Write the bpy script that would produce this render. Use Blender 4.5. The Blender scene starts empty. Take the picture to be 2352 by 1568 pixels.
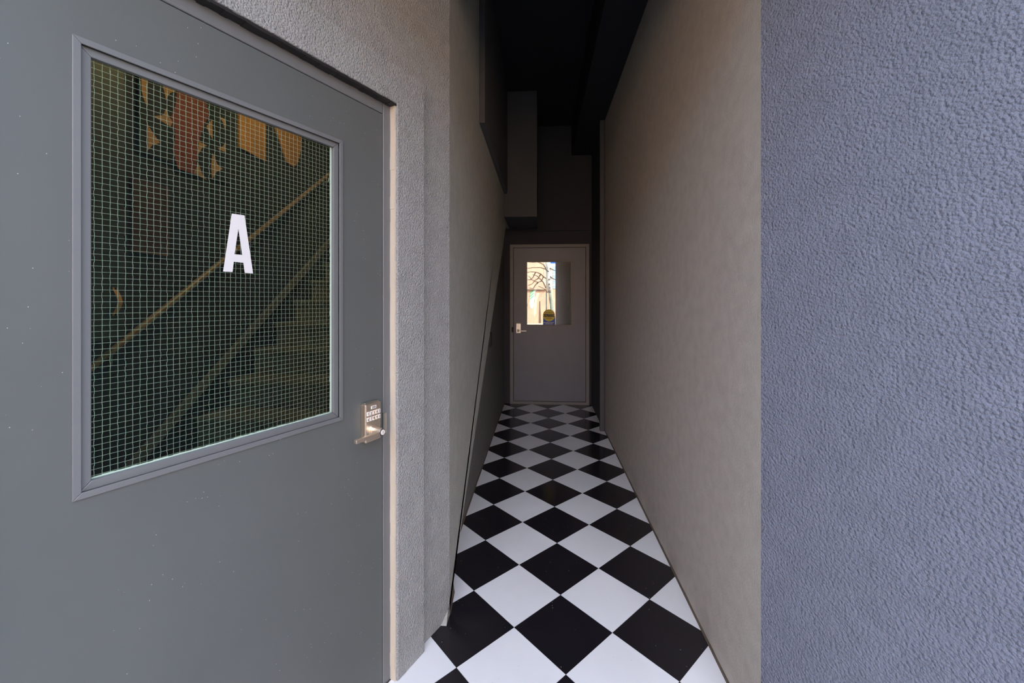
import bpy, bmesh, math, random
from mathutils import Vector, Matrix
random.seed(7)
scene = bpy.context.scene
COL = scene.collection

# ------------------------------------------------------------------ camera
F, YAW, H, HY = 943.17, 0.0694, 1.4608, 686.0
cam_d = bpy.data.cameras.new('camera')
cam = bpy.data.objects.new('camera', cam_d); COL.objects.link(cam)
cam_d.sensor_width = 36.0
cam_d.lens = F * 36.0 / 2352.0
cam_d.shift_y = -(784.0 - HY) / 2352.0
cam_d.clip_start = 0.02; cam_d.clip_end = 200
cam.location = (0, 0, H)
cam.rotation_euler = (math.pi / 2, 0, YAW)
scene.camera = cam

# ------------------------------------------------------------------ world, sun, exposure
world = bpy.data.worlds.new('sky'); scene.world = world
world.use_nodes = True
wn = world.node_tree; wn.nodes.clear()
wo = wn.nodes.new('ShaderNodeOutputWorld'); wb = wn.nodes.new('ShaderNodeBackground')
sk = wn.nodes.new('ShaderNodeTexSky'); sk.sky_type = 'NISHITA'
sk.sun_disc = False; sk.sun_elevation = math.radians(48); sk.sun_rotation = math.radians(40)
sk.air_density = 1.0; sk.dust_density = 1.2; sk.ozone_density = 1.5
wb.inputs['Strength'].default_value = 1.5
mxs = wn.nodes.new('ShaderNodeMix'); mxs.data_type = 'RGBA'; mxs.inputs['Factor'].default_value = 0.5
mxs.inputs['B'].default_value = (1.75, 1.62, 1.45, 1)      # thin high haze over the whole sky
wn.links.new(sk.outputs[0], mxs.inputs['A']); wn.links.new(mxs.outputs['Result'], wb.inputs[0]); wn.links.new(wb.outputs[0], wo.inputs[0])

sun_d = bpy.data.lights.new('sun', 'SUN'); sun_d.energy = 7.0; sun_d.angle = math.radians(0.6)
sun_d.color = (1.0, 0.93, 0.82)
sun = bpy.data.objects.new('sun', sun_d); COL.objects.link(sun)
sun_from = Vector((0.62, 0.72, 0.90)).normalized()
sun.rotation_euler = sun_from.to_track_quat('Z', 'Y').to_euler()
sun.location = (4, 2, 12)

vs = scene.view_settings
scene.display_settings.display_device = 'sRGB'
vs.view_transform = 'Standard'; vs.look = 'None'; vs.gamma = 1.0; vs.use_curve_mapping = False
vs.exposure = 1.08
scene.cycles.max_bounces = 10
scene.cycles.diffuse_bounces = 6
scene.cycles.transparent_max_bounces = 16
scene.cycles.use_denoising = True

# ------------------------------------------------------------------ geometry helpers
CY, SY = math.cos(YAW), math.sin(YAW)
def ray(px, py):
    """direction of a picture point (photograph pixels) in the scene"""
    xc = (px - 1176.0) / F; zc = 1.0; up = -(py - HY) / F
    return Vector((CY * xc - SY * zc, SY * xc + CY * zc, up))
CAM = Vector((0, 0, H))
def on_plane(px, py, P, N):
    d = ray(px, py); N = Vector(N)
    return CAM + d * ((Vector(P) - CAM).dot(N) / d.dot(N))

def lin(r, g, b):
    f = lambda c: ((c / 255.0 + 0.055) / 1.055) ** 2.4 if c > 10 else c / 255.0 / 12.92
    return (f(r), f(g), f(b), 1.0)

class MB:
    """collects shapes in scene coordinates; part() links them as one mesh object"""
    def __init__(self): self.v = []; self.f = []; self.smooth = False
    def poly(self, pts, faces):
        o = len(self.v); self.v += [Vector(p) for p in pts]; self.f += [[i + o for i in fc] for fc in faces]; return self
    def hexa(self, p):  # 8 points: bottom ring 0-3, top ring 4-7
        return self.poly(p, [(3, 2, 1, 0), (4, 5, 6, 7), (0, 1, 5, 4), (1, 2, 6, 5), (2, 3, 7, 6), (3, 0, 4, 7)])
    def box(self, x0, x1, y0, y1, z0, z1, M=None):
        p = [(x0, y0, z0), (x1, y0, z0), (x1, y1, z0), (x0, y1, z0), (x0, y0, z1), (x1, y0, z1), (x1, y1, z1), (x0, y1, z1)]
        if M is not None: p = [M @ Vector(q) for q in p]
        return self.hexa(p)
    def prism(self, ring, off):
        """ring: planar polygon, off: vector"""
        n = len(ring); off = Vector(off); a = [Vector(p) for p in ring]
        return self.poly(a + [p + off for p in a], [tuple(range(n - 1, -1, -1)), tuple(range(n, 2 * n))] +
                         [(i, (i + 1) % n, n + (i + 1) % n, n + i) for i in range(n)])
    def tube(self, pts, r, seg=8, caps=True):
        pts = [Vector(p) for p in pts]; n = len(pts); rings = []
        rr = r if isinstance(r, (list, tuple)) else [r] * n
        for i, p in enumerate(pts):
            t = (pts[min(i + 1, n - 1)] - pts[max(i - 1, 0)]).normalized()
            a = t.cross(Vector((0, 0, 1)))
            if a.length < 1e-3: a = t.cross(Vector((0, 1, 0)))
            a.normalize(); b = t.cross(a)
            rings.append([p + (a * math.cos(2 * math.pi * k / seg) + b * math.sin(2 * math.pi * k / seg)) * rr[i] for k in range(seg)])
        o = len(self.v)
        for rg in rings: self.v += rg
        for i in range(n - 1):
            for k in range(seg):
                self.f.append([o + i * seg + k, o + i * seg + (k + 1) % seg, o + (i + 1) * seg + (k + 1) % seg, o + (i + 1) * seg + k])
        if caps:
            self.f.append([o + k for k in range(seg)][::-1]); self.f.append([o + (n - 1) * seg + k for k in range(seg)])
        return self

def mat_of(o):
    return o.matrix_basis if o.parent is None else mat_of(o.parent) @ o.matrix_basis

def part(name, mb, m, parent=None, bevel=0.0, seg=2, loc=None, smooth=False):
    """one mesh object; its coordinates are taken from the scene into the parent's frame"""
    if parent is not None: inv = mat_of(parent).inverted()
    else:
        if loc is None:
            xs = [v.x for v in mb.v]; ys = [v.y for v in mb.v]; zs = [v.z for v in mb.v]
            loc = ((min(xs) + max(xs)) / 2, (min(ys) + max(ys)) / 2, min(zs))
        inv = Matrix.Translation(-Vector(loc))
    me = bpy.data.meshes.new(name)
    me.from_pydata([inv @ v for v in mb.v], [], mb.f); me.update()
    bm = bmesh.new(); bm.from_mesh(me)
    bmesh.ops.recalc_face_normals(bm, faces=bm.faces)
    if bevel > 0:
        es = [e for e in bm.edges if len(e.link_faces) == 2 and e.calc_face_angle(0) > 0.5]
        bmesh.ops.bevel(bm, geom=es, offset=bevel, segments=seg, profile=0.5, affect='EDGES', clamp_overlap=True)
    bm.to_mesh(me); bm.free()
    if smooth: me.polygons.foreach_set('use_smooth', [True] * len(me.polygons))
    me.materials.append(m)
    o = bpy.data.objects.new(name, me); COL.objects.link(o)
    if parent is not None: o.parent = parent
    else: o.location = loc
    return o

def tag(o, label=None, cat=None, group=None, kind=None):
    if label: o['label'] = label
    if cat: o['category'] = cat
    if group: o['group'] = group
    if kind: o['kind'] = kind
    return o

def empty(name, loc, rz=0.0):
    o = bpy.data.objects.new(name, None); COL.objects.link(o)
    o.location = loc; o.rotation_euler = (0, 0, rz); o.empty_display_size = 0.1
    o.matrix_basis = Matrix.Translation(Vector(loc)) @ Matrix.Rotation(rz, 4, 'Z')
    return o

def text_mb(body, M, size, align='CENTER', depth=0.0004):
    """lettering as geometry; M maps text x,y,z into the scene; returns MB"""
    cu = bpy.data.curves.new('letters', 'FONT'); cu.body = body; cu.size = size; cu.align_x = align; cu.align_y = 'CENTER'
    cu.extrude = depth; cu.resolution_u = 2
    ob = bpy.data.objects.new('letters', cu); COL.objects.link(ob)
    bpy.context.view_layer.update()
    me = bpy.data.meshes.new_from_object(ob.evaluated_get(bpy.context.evaluated_depsgraph_get()))
    mb = MB(); mb.poly([M @ v.co for v in me.vertices], [tuple(p.vertices) for p in me.polygons])
    bpy.data.objects.remove(ob); bpy.data.curves.remove(cu); bpy.data.meshes.remove(me)
    return mb

# ------------------------------------------------------------------ materials
def base_mat(name, col, rough=0.6, metal=0.0, spec=0.5):
    m = bpy.data.materials.new(name); m.use_nodes = True
    b = m.node_tree.nodes['Principled BSDF']
    b.inputs['Base Color'].default_value = col; b.inputs['Roughness'].default_value = rough
    b.inputs['Metallic'].default_value = metal; b.inputs['Specular IOR Level'].default_value = spec
    return m, m.node_tree, b

def noise_of(nt, scale, detail=3, rough=0.5, vec=None):
    n = nt.nodes.new('ShaderNodeTexNoise'); n.inputs['Scale'].default_value = scale
    n.inputs['Detail'].default_value = detail; n.inputs['Roughness'].default_value = rough
    if vec is None:
        tc = nt.nodes.new('ShaderNodeTexCoord'); vec = tc.outputs['Object']
    nt.links.new(vec, n.inputs['Vector']); return n.outputs['Fac']

def tint(nt, b, col, fac, lo, hi, amount):
    """varies the base colour by a noise"""
    r = nt.nodes.new('ShaderNodeMapRange'); r.inputs['From Min'].default_value = lo; r.inputs['From Max'].default_value = hi
    r.inputs['To Min'].default_value = 1 - amount; r.inputs['To Max'].default_value = 1 + amount
    nt.links.new(fac, r.inputs['Value'])
    mx = nt.nodes.new('ShaderNodeVectorMath'); mx.operation = 'SCALE'
    mx.inputs[0].default_value = col[:3]; nt.links.new(r.outputs[0], mx.inputs['Scale'])
    nt.links.new(mx.outputs[0], b.inputs['Base Color'])

def stucco(name, col, scale=95, dist=0.0035, strength=0.7, rough=0.85, spec=0.3):
    m, nt, b = base_mat(name, col, rough, 0, spec)
    tc = nt.nodes.new('ShaderNodeTexCoord')
    n1 = noise_of(nt, scale, 2.5, 0.55, tc.outputs['Object'])
    n2 = noise_of(nt, scale * 0.12, 2, 0.5, tc.outputs['Object'])
    vo = nt.nodes.new('ShaderNodeTexVoronoi'); vo.feature = 'F1'; vo.inputs['Scale'].default_value = scale * 1.1
    nt.links.new(tc.outputs['Object'], vo.inputs['Vector'])
    a = nt.nodes.new('ShaderNodeMath'); a.operation = 'MULTIPLY_ADD'; a.inputs[1].default_value = -0.5
    nt.links.new(vo.outputs['Distance'], a.inputs[0]); nt.links.new(n1, a.inputs[2])
    bp = nt.nodes.new('ShaderNodeBump'); bp.inputs['Strength'].default_value = strength; bp.inputs['Distance'].default_value = dist
    nt.links.new(a.outputs[0], bp.inputs['Height']); nt.links.new(bp.outputs[0], b.inputs['Normal'])
    tint(nt, b, col, n2, 0.3, 0.7, 0.06)
    return m

def paint(name, col, rough=0.45, dist=0.0004, scale=60, specks=False, spec=0.5, metal=0.0, amount=0.04):
    m, nt, b = base_mat(name, col, rough, metal, spec)
    tc = nt.nodes.new('ShaderNodeTexCoord')
    n1 = noise_of(nt, scale, 3, 0.5, tc.outputs['Object'])
    bp = nt.nodes.new('ShaderNodeBump'); bp.inputs['Strength'].default_value = 0.35; bp.inputs['Distance'].default_value = dist
    nt.links.new(n1, bp.inputs['Height']); nt.links.new(bp.outputs[0], b.inputs['Normal'])
    n2 = noise_of(nt, 3.0, 3, 0.6, tc.outputs['Object'])
    tint(nt, b, col, n2, 0.3, 0.7, amount)
    if specks:   # small pale dust specks and scuffs
        vo = nt.nodes.new('ShaderNodeTexVoronoi'); vo.inputs['Scale'].default_value = 70
        nt.links.new(tc.outputs['Object'], vo.inputs['Vector'])
        lt = nt.nodes.new('ShaderNodeMath'); lt.operation = 'LESS_THAN'; lt.inputs[1].default_value = 0.055
        nt.links.new(vo.outputs['Distance'], lt.inputs[0])
        n3 = noise_of(nt, 7, 2, 0.5, tc.outputs['Object'])
        gt = nt.nodes.new('ShaderNodeMath'); gt.operation = 'GREATER_THAN'; gt.inputs[1].default_value = 0.54
        nt.links.new(n3, gt.inputs[0])
        mu = nt.nodes.new('ShaderNodeMath'); mu.operation = 'MULTIPLY'
        nt.links.new(lt.outputs[0], mu.inputs[0]); nt.links.new(gt.outputs[0], mu.inputs[1])
        mx = nt.nodes.new('ShaderNodeMix'); mx.data_type = 'RGBA'
        mx.inputs['B'].default_value = lin(190, 190, 190)
        src = b.inputs['Base Color'].links[0].from_socket
        nt.links.new(mu.outputs[0], mx.inputs['Factor']); nt.links.new(src, mx.inputs['A'])
        nt.links.new(mx.outputs['Result'], b.inputs['Base Color'])
    return m

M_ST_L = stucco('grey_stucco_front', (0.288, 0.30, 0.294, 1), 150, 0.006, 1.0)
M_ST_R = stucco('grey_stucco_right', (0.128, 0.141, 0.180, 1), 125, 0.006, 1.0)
M_WALLC = stucco('corridor_plaster', (0.38, 0.355, 0.315, 1), 140, 0.0025, 0.6)
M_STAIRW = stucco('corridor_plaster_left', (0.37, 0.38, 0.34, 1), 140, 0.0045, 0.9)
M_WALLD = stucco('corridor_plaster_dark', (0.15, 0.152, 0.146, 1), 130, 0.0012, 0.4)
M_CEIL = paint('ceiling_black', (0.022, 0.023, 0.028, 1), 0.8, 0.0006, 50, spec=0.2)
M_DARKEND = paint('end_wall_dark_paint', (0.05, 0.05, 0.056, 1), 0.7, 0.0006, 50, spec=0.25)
M_DUCT = paint('box_dark_paint', (0.085, 0.085, 0.088, 1), 0.7, 0.0006, 50, spec=0.25)
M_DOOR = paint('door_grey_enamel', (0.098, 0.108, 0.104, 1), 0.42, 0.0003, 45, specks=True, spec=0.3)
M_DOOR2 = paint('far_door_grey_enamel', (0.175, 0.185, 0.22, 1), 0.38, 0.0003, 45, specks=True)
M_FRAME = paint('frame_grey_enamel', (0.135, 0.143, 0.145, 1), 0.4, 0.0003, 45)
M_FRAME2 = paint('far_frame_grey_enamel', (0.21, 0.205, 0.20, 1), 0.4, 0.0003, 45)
M_CAULK = paint('cream_caulk', (0.52, 0.47, 0.38, 1), 0.6, 0.0008, 60)
M_EDGE = paint('pale_green_edge', (0.42, 0.56, 0.46, 1), 0.6, 0.0008, 90)
M_DIRT = paint('brown_joint', (0.10, 0.075, 0.05, 1), 0.9, 0.002, 90, amount=0.25)
M_BRASS = paint('satin_nickel', (0.86, 0.74, 0.60, 1), 0.36, 0.0001, 200, metal=1.0)
M_STEEL = paint('brushed_steel', (0.62, 0.61, 0.57, 1), 0.32, 0.0001, 200, metal=1.0)
M_WHITE = paint('white_vinyl', (0.62, 0.62, 0.62, 1), 0.5, 0.0001, 40, amount=0.01)
M_KEY = paint('pale_key', (0.78, 0.74, 0.68, 1), 0.35, 0.0001, 40, amount=0.01)
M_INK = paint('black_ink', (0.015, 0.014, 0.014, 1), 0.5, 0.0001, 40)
M_BLACK = paint('black_rubber', (0.02, 0.02, 0.02, 1), 0.7, 0.0003, 80)
M_YELLOW = paint('yellow_vinyl', (0.85, 0.66, 0.03, 1), 0.4, 0.0001, 40, amount=0.02)
M_BLUE = paint('blue_vinyl', (0.02, 0.13, 0.62, 1), 0.4, 0.0001, 40, amount=0.02)
M_WIRE = paint('mesh_wire', (0.62, 0.68, 0.58, 1), 0.45, 0.0001, 200, amount=0.15)
M_WIRE2 = paint('far_mesh_wire', (0.20, 0.23, 0.21, 1), 0.45, 0.0001, 200, amount=0.1)

def tile_mat(name, col, rough, speck, spc):
    m, nt, b = base_mat(name, col, rough, 0, 0.5)
    tc = nt.nodes.new('ShaderNodeTexCoord')
    n2 = noise_of(nt, 2.2, 4, 0.6, tc.outputs['Object'])
    tint(nt, b, col, n2, 0.3, 0.7, 0.05)
    vo = nt.nodes.new('ShaderNodeTexVoronoi'); vo.inputs['Scale'].default_value = 42
    nt.links.new(tc.outputs['Object'], vo.inputs['Vector'])
    sep = nt.nodes.new('ShaderNodeSeparateColor'); nt.links.new(vo.outputs['Color'], sep.inputs[0])
    g = nt.nodes.new('ShaderNodeMath'); g.operation = 'GREATER_THAN'; g.inputs[1].default_value = 0.82
    nt.links.new(sep.outputs[0], g.inputs[0])
    lt = nt.nodes.new('ShaderNodeMath'); lt.operation = 'LESS_THAN'; lt.inputs[1].default_value = spc
    nt.links.new(vo.outputs['Distance'], lt.inputs[0])
    mu = nt.nodes.new('ShaderNodeMath'); mu.operation = 'MULTIPLY'
    nt.links.new(lt.outputs[0], mu.inputs[0]); nt.links.new(g.outputs[0], mu.inputs[1])
    mx = nt.nodes.new('ShaderNodeMix'); mx.data_type = 'RGBA'; mx.inputs['B'].default_value = speck
    src = b.inputs['Base Color'].links[0].from_socket
    nt.links.new(mu.outputs[0], mx.inputs['Factor']); nt.links.new(src, mx.inputs['A'])
    nt.links.new(mx.outputs['Result'], b.inputs['Base Color'])
    n4 = noise_of(nt, 14, 3, 0.6, tc.outputs['Object'])
    r = nt.nodes.new('ShaderNodeMapRange'); r.inputs['To Min'].default_value = rough - 0.015; r.inputs['To Max'].default_value = rough + 0.02
    nt.links.new(n4, r.inputs['Value']); nt.links.new(r.outputs[0], b.inputs['Roughness'])
    return m
M_TW = tile_mat('white_tile', (0.84, 0.83, 0.81, 1), 0.17, (0.35, 0.32, 0.30, 1), 0.05)
M_TB = tile_mat('black_tile', (0.013, 0.011, 0.0135, 1), 0.14, (0.30, 0.26, 0.24, 1), 0.075)
M_GROUT = paint('grout', (0.10, 0.075, 0.07, 1), 0.9, 0.001, 90)

def glass_mat(name, tintc, refl=1.0):
    m = bpy.data.materials.new(name); m.use_nodes = True
    nt = m.node_tree; nt.nodes.clear()
    o = nt.nodes.new('ShaderNodeOutputMaterial'); t = nt.nodes.new('ShaderNodeBsdfTransparent'); g = nt.nodes.new('ShaderNodeBsdfGlossy')
    t.inputs[0].default_value = tintc; g.inputs['Roughness'].default_value = 0.02; g.inputs[0].default_value = (refl, refl, refl, 1)
    fr = nt.nodes.new('ShaderNodeFresnel'); fr.inputs['IOR'].default_value = 1.5
    mx = nt.nodes.new('ShaderNodeMixShader')
    nt.links.new(fr.outputs[0], mx.inputs[0]); nt.links.new(t.outputs[0], mx.inputs[1]); nt.links.new(g.outputs[0], mx.inputs[2])
    nt.links.new(mx.outputs[0], o.inputs[0]); return m
M_GLASS = glass_mat('wired_glass', (0.80, 0.92, 0.84, 1), 0.35)
M_GLASS2 = glass_mat('clear_door_glass', (0.75, 0.78, 0.76, 1), 1.0)
_n = M_GLASS2.node_tree     # mirror strength added to the glass so the reflected street shows bright
_m = [x for x in _n.nodes if x.type == 'MIX_SHADER'][0]
for l in list(_m.inputs[0].links): _n.links.remove(l)
_m.inputs[0].default_value = 0.24
for x in _n.nodes:
    if x.type == 'BSDF_GLOSSY': x.inputs['Roughness'].default_value = 0.0

# ------------------------------------------------------------------ plan of the place
XL, XR, YE, ZC = -0.507, 0.711, 5.715, 3.84        # corridor: recessed left wall, right wall, end wall, ceiling
XS = -0.412                                         # face of the staircase side wall
P0 = Vector((-0.410, 1.846, 0))                     # left front corner
DA = Vector((-0.4273, -0.9039, 0)); NA = Vector((0.9039, -0.4273, 0))   # splayed left wall: towards the street, out of the wall
C0 = Vector((0.711, 1.380, 0))                      # right front corner
DR = Vector((0.4273, -0.9039, 0)); NR = Vector((-0.9039, -0.4273, 0))
ZT = 6.6                                            # top of the building
UP = Vector((0, 0, 1))
def WA(s, d, z): return P0 + DA * s + NA * d + UP * z
def WR(s, d, z): return C0 + DR * s + NR * d + UP * z
def boxA(mb, s0, s1, d0, d1, z0, z1):
    return mb.hexa([WA(s0, d0, z0), WA(s1, d0, z0), WA(s1, d1, z0), WA(s0, d1, z0), WA(s0, d0, z1), WA(s1, d0, z1), WA(s1, d1, z1), WA(s0, d1, z1)])
def boxR(mb, s0, s1, d0, d1, z0, z1):
    return mb.hexa([WR(s0, d0, z0), WR(s1, d0, z0), WR(s1, d1, z0), WR(s0, d1, z0), WR(s0, d0, z1), WR(s1, d0, z1), WR(s1, d1, z1), WR(s0, d1, z1)])
def sA(px, py, d=0.0):
    """distance along the splayed wall and height of a picture point on the plane d in front of it"""
    p = on_plane(px, py, P0 + NA * d, NA); q = p - P0
    return q.dot(DA), q.z

# wall A openings, measured along the wall
S_IN = 0.3405; LINT = 2.205; DOORTOP = 2.155; WD = -0.016
S_LEAF0, S_LEAF1 = 0.385, 1.299
S_OUT = S_LEAF1 + 0.066
SEND = 2.2
S_COR = sA(1032.5, 900, WD)[0]
PC = WA(S_COR, WD, 0)      # the corner itself
XS = PC.x - 0.0015
# front left wall with the opening for door A
mb = MB()
boxA(mb, S_COR, S_IN, -0.12, WD, 0, ZT)
boxA(mb, S_OUT, SEND, -0.12, WD, 0, ZT)
boxA(mb, S_IN, S_OUT, -0.12, WD, LINT, ZT)
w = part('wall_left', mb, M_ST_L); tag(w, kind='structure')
# raised plaster surround of the door
mb = MB()
SC = 0.188
so_ = S_OUT + 0.157; zt_ = LINT + 0.145
mb.prism([WA(a, WD, z) for a, z in ((SC, 0), (SC, zt_ - .012), (SC + .006, zt_), (so_, zt_), (so_, 0), (S_OUT, 0), (S_OUT, LINT), (S_IN, LINT), (S_IN, 0))], NA * (0.013 - WD))
part('door_surround', mb, M_ST_L, w, bevel=0.004)

# front right wall
mb = MB(); boxR(mb, 0.0, 2.1, -0.12, 0.0, 0, ZT)
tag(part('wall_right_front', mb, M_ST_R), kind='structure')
# street facades on both sides
eL = WA(SEND, 0, 0); eR = WR(2.1, 0, 0)
mb = MB(); mb.box(eL.x - 5, eL.x, eL.y, eL.y + 0.15, 0, ZT)
tag(part('wall_street_left', mb, M_ST_L), kind='structure')
mb = MB(); mb.box(eR.x, eR.x + 6, eR.y, eR.y + 0.15, 0, ZT)
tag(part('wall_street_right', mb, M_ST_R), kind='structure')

# corridor right wall
mb = MB(); mb.box(XR, XR + 0.12, C0.y, 4.585, 0, ZC); tag(part('wall_right', mb, M_WALLC), kind='structure')
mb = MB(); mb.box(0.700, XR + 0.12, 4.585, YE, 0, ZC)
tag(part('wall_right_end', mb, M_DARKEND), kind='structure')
mb = MB(); mb.box(0.654, 0.7, 4.585, 4.63, 0, 3.43)
tag(part('trim_1', mb, M_DUCT, bevel=0.003), kind='structure')
# dirty joint at the foot of the right wall
mb = MB()
pts = []
n = 60
for i in range(n + 1):
    y = C0.y + 0.002 + (4.58 - C0.y) * i / n
    pts.append((XR, y, 0.010 + 0.004 * random.random()))
for i in range(n):
    a, b2 = pts[i], pts[i + 1]
    wv = 0.006
    mb.hexa([(XR - wv, a[1], 0.0), (XR - wv, b2[1], 0.0), (XR, b2[1], 0.0), (XR, a[1], 0.0),
             (XR - wv * .5, a[1], a[2]), (XR - wv * .5, b2[1], b2[2]), (XR, b2[1], b2[2]), (XR, a[1], a[2])])
tag(part('baseboard_right', mb, M_DIRT), kind='structure')

# corridor left wall: staircase side wall with a raking lower edge, recessed wall beneath it
def rake(y): return 0.735 * (y + 0.03) - 1.33
y_lo = (1.33 / 0.735) - 0.03
y_hi = (2.40 + 1.33) / 0.735 - 0.03
mb = MB()
ring = [(XS, PC.y + .004, 0.0), (XS, y_lo + 0.03, 0.0), (XS, y_hi + 0.06, 2.44), (XS, YE, 2.44), (XS, YE, ZC), (XS, PC.y + .004, ZC)]
mb.prism(ring, (-0.09, 0, 0))
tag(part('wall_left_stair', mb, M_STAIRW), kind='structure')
mb = MB()
ring = [(XS - 0.003, PC.y + 0.01, 0), (XS - 0.014, 2.02, 0), (XS - 0.06, 2.17, 0), (XL, 2.31, 0), (XL, YE, 0), (XL - 0.1, YE, 0), (XL - 0.1, PC.y - .10, 0), (XS - .06, PC.y - .05, 0)]
mb.prism(ring, (0, 0, 3.0))
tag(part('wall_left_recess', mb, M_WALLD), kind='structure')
# dirty joint at the foot of the left wall
mb = MB()
lp = [(XS - 0.003, PC.y + 0.01), (XS - 0.014, 2.02), (XS - 0.06, 2.17), (XL, 2.31)] + [(XL, 2.31 + 0.1 * i) for i in range(1, 35)]
for a, b2 in zip(lp[:-1], lp[1:]):
    h1 = 0.008 + 0.005 * random.random()
    mb.hexa([(a[0], a[1], 0), (a[0] + .007, a[1], 0), (b2[0] + .007, b2[1], 0), (b2[0], b2[1], 0),
             (a[0], a[1], h1), (a[0] + .003, a[1], h1), (b2[0] + .003, b2[1], h1), (b2[0], b2[1], h1)])
tag(part('baseboard_left', mb, M_DIRT), kind='structure')

# end wall around the far door
DX0, DX1, DZ0, DZ1 = -0.372, 0.617, 0.045, 2.165
FX0, FX1, FZ1 = -0.424, 0.668, 2.215
mb = MB()
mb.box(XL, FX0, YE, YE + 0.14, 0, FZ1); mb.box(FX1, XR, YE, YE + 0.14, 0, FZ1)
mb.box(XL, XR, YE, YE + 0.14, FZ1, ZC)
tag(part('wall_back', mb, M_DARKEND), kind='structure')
mb = MB(); mb.box(XS, 0.70, YE - 0.025, YE, 2.40, ZC)
tag(part('wall_back_upper', mb, M_DARKEND), kind='structure')

# ceiling, beam and the boxed-in runs
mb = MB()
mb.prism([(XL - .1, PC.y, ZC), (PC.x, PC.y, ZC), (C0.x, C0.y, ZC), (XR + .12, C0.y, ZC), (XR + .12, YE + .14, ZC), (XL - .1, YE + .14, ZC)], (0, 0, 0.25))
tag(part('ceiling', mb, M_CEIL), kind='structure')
mb = MB(); mb.box(0.425, XR - 0.0005, 1.75, YE - 0.026, 3.43, ZC - 0.0005)
tag(part('trim_2', mb, M_CEIL, bevel=0.006), kind='structure')
mb = MB(); mb.box(XS + .0005, -0.379, 2.79, 4.70, 2.665, ZC - 0.0005)
tag(part('trim_3', mb, M_DUCT, bevel=0.003), kind='structure')
mb = MB(); mb.box(XS + .0005, -0.040, 4.70, 5.52, 2.40, ZC - 0.0005)
tag(part('trim_4', mb, M_DUCT, bevel=0.003), kind='structure')
# unseen low soffit over the recessed entry, its reach set to cut sky light
mb = MB()
ye = 0.1
mb.prism([(P0.x, P0.y, 2.95), (C0.x, C0.y, 2.95), (C0.x + (ye - C0.y) * DR.x / DR.y, ye, 2.95), (P0.x + (ye - P0.y) * DA.x / DA.y, ye, 2.95)], (0, 0, ZC + .2 - 2.95))
tag(part('unseen_entry_soffit', mb, M_CEIL), kind='structure')
# building above the corridor mouth
mb = MB()
mb.prism([(P0.x, P0.y, ZC + .25), (C0.x, C0.y, ZC + .25), (C0.x + .12, C0.y, ZC + .25), (C0.x + .12, YE + .14, ZC + .25), (-2.4, YE + .14, ZC + .25), (-2.4, eL.y + .15, ZC + .25), (eL.x, eL.y + .15, ZC + .25)], (0, 0, ZT - ZC - .25))
tag(part('wall_upper_storey', mb, M_ST_L), kind='structure')
mb = MB()
mb.prism([(XR + .13, C0.y, ZC + .25), (eR.x + .1, eR.y + .16, ZC + .25), (eR.x + 6, eR.y + .16, ZC + .25), (eR.x + 6, YE, ZC + .25), (XR + .13, YE, ZC + .25)], (0, 0, ZT - ZC - .25))
tag(part('wall_upper_right', mb, M_ST_R), kind='structure')

# ------------------------------------------------------------------ floor
mb = MB()
gL = [(eL.x - 5, eL.y), (WA(SEND, WD - .05, 0).x, WA(SEND, WD - .05, 0).y), (PC.x - .05, PC.y), (XS - 0.02, 2.02), (XL, 2.31), (XL, YE + 0.14), (XR, YE + 0.14), (XR, C0.y), (eR.x, eR.y), (eR.x + 6, eR.y), (eR.x + 6, -0.75), (eL.x - 5, -0.75)]
mb.prism([(x, y, -0.0025) for x, y in gL], (0, 0, -0.10))
floor = part('floor', mb, M_GROUT); tag(floor, kind='structure')

def clip(poly, a, b, c):
    """keep a*x+b*y<=c"""
    out = []
    for i in range(len(poly)):
        p, q = poly[i], poly[(i + 1) % len(poly)]
        dp = a * p[0] + b * p[1] - c; dq = a * q[0] + b * q[1] - c
        if dp <= 0: out.append(p)
        if dp * dq < 0:
            t = dp / (dp - dq); out.append((p[0] + (q[0] - p[0]) * t, p[1] + (q[1] - p[1]) * t))
    return out
def edges(poly):   # counter-clockwise polygon to half planes
    r = []
    for i in range(len(poly)):
        (x0, y0), (x1, y1) = poly[i], poly[(i + 1) % len(poly)]
        nx, ny = (y1 - y0), -(x1 - x0); r.append((nx, ny, nx * x0 + ny * y0))
    return r
def area(p): return 0.5 * sum(p[i][0] * p[(i + 1) % len(p)][1] - p[(i + 1) % len(p)][0] * p[i][1] for i in range(len(p)))
R1 = [(PC.x, PC.y), (XR, PC.y), (XR, YE), (XL, YE), (XL, 2.31)]
lx = PC.x + (C0.y - PC.y) * DA.x / DA.y
R2 = [(lx, C0.y), (XR, C0.y), (XR, PC.y), (PC.x, PC.y)]
yb = -0.14
lx2 = PC.x + (yb - PC.y) * DA.x / DA.y; rx2 = C0.x + (yb - C0.y) * DR.x / DR.y
R3 = [(lx2, yb), (rx2, yb), (C0.x, C0.y), (lx, C0.y)]
R4 = [(-3.2, -0.75), (3.2, -0.75), (3.2, -0.42), (-3.2, -0.42)]
regions = [edges(r) for r in (R1, R2, R3)]
TH = 0.30480 * math.sqrt(2) / 2; TX, TY = -0.3327, 1.6088; G = 0.0012
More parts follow.
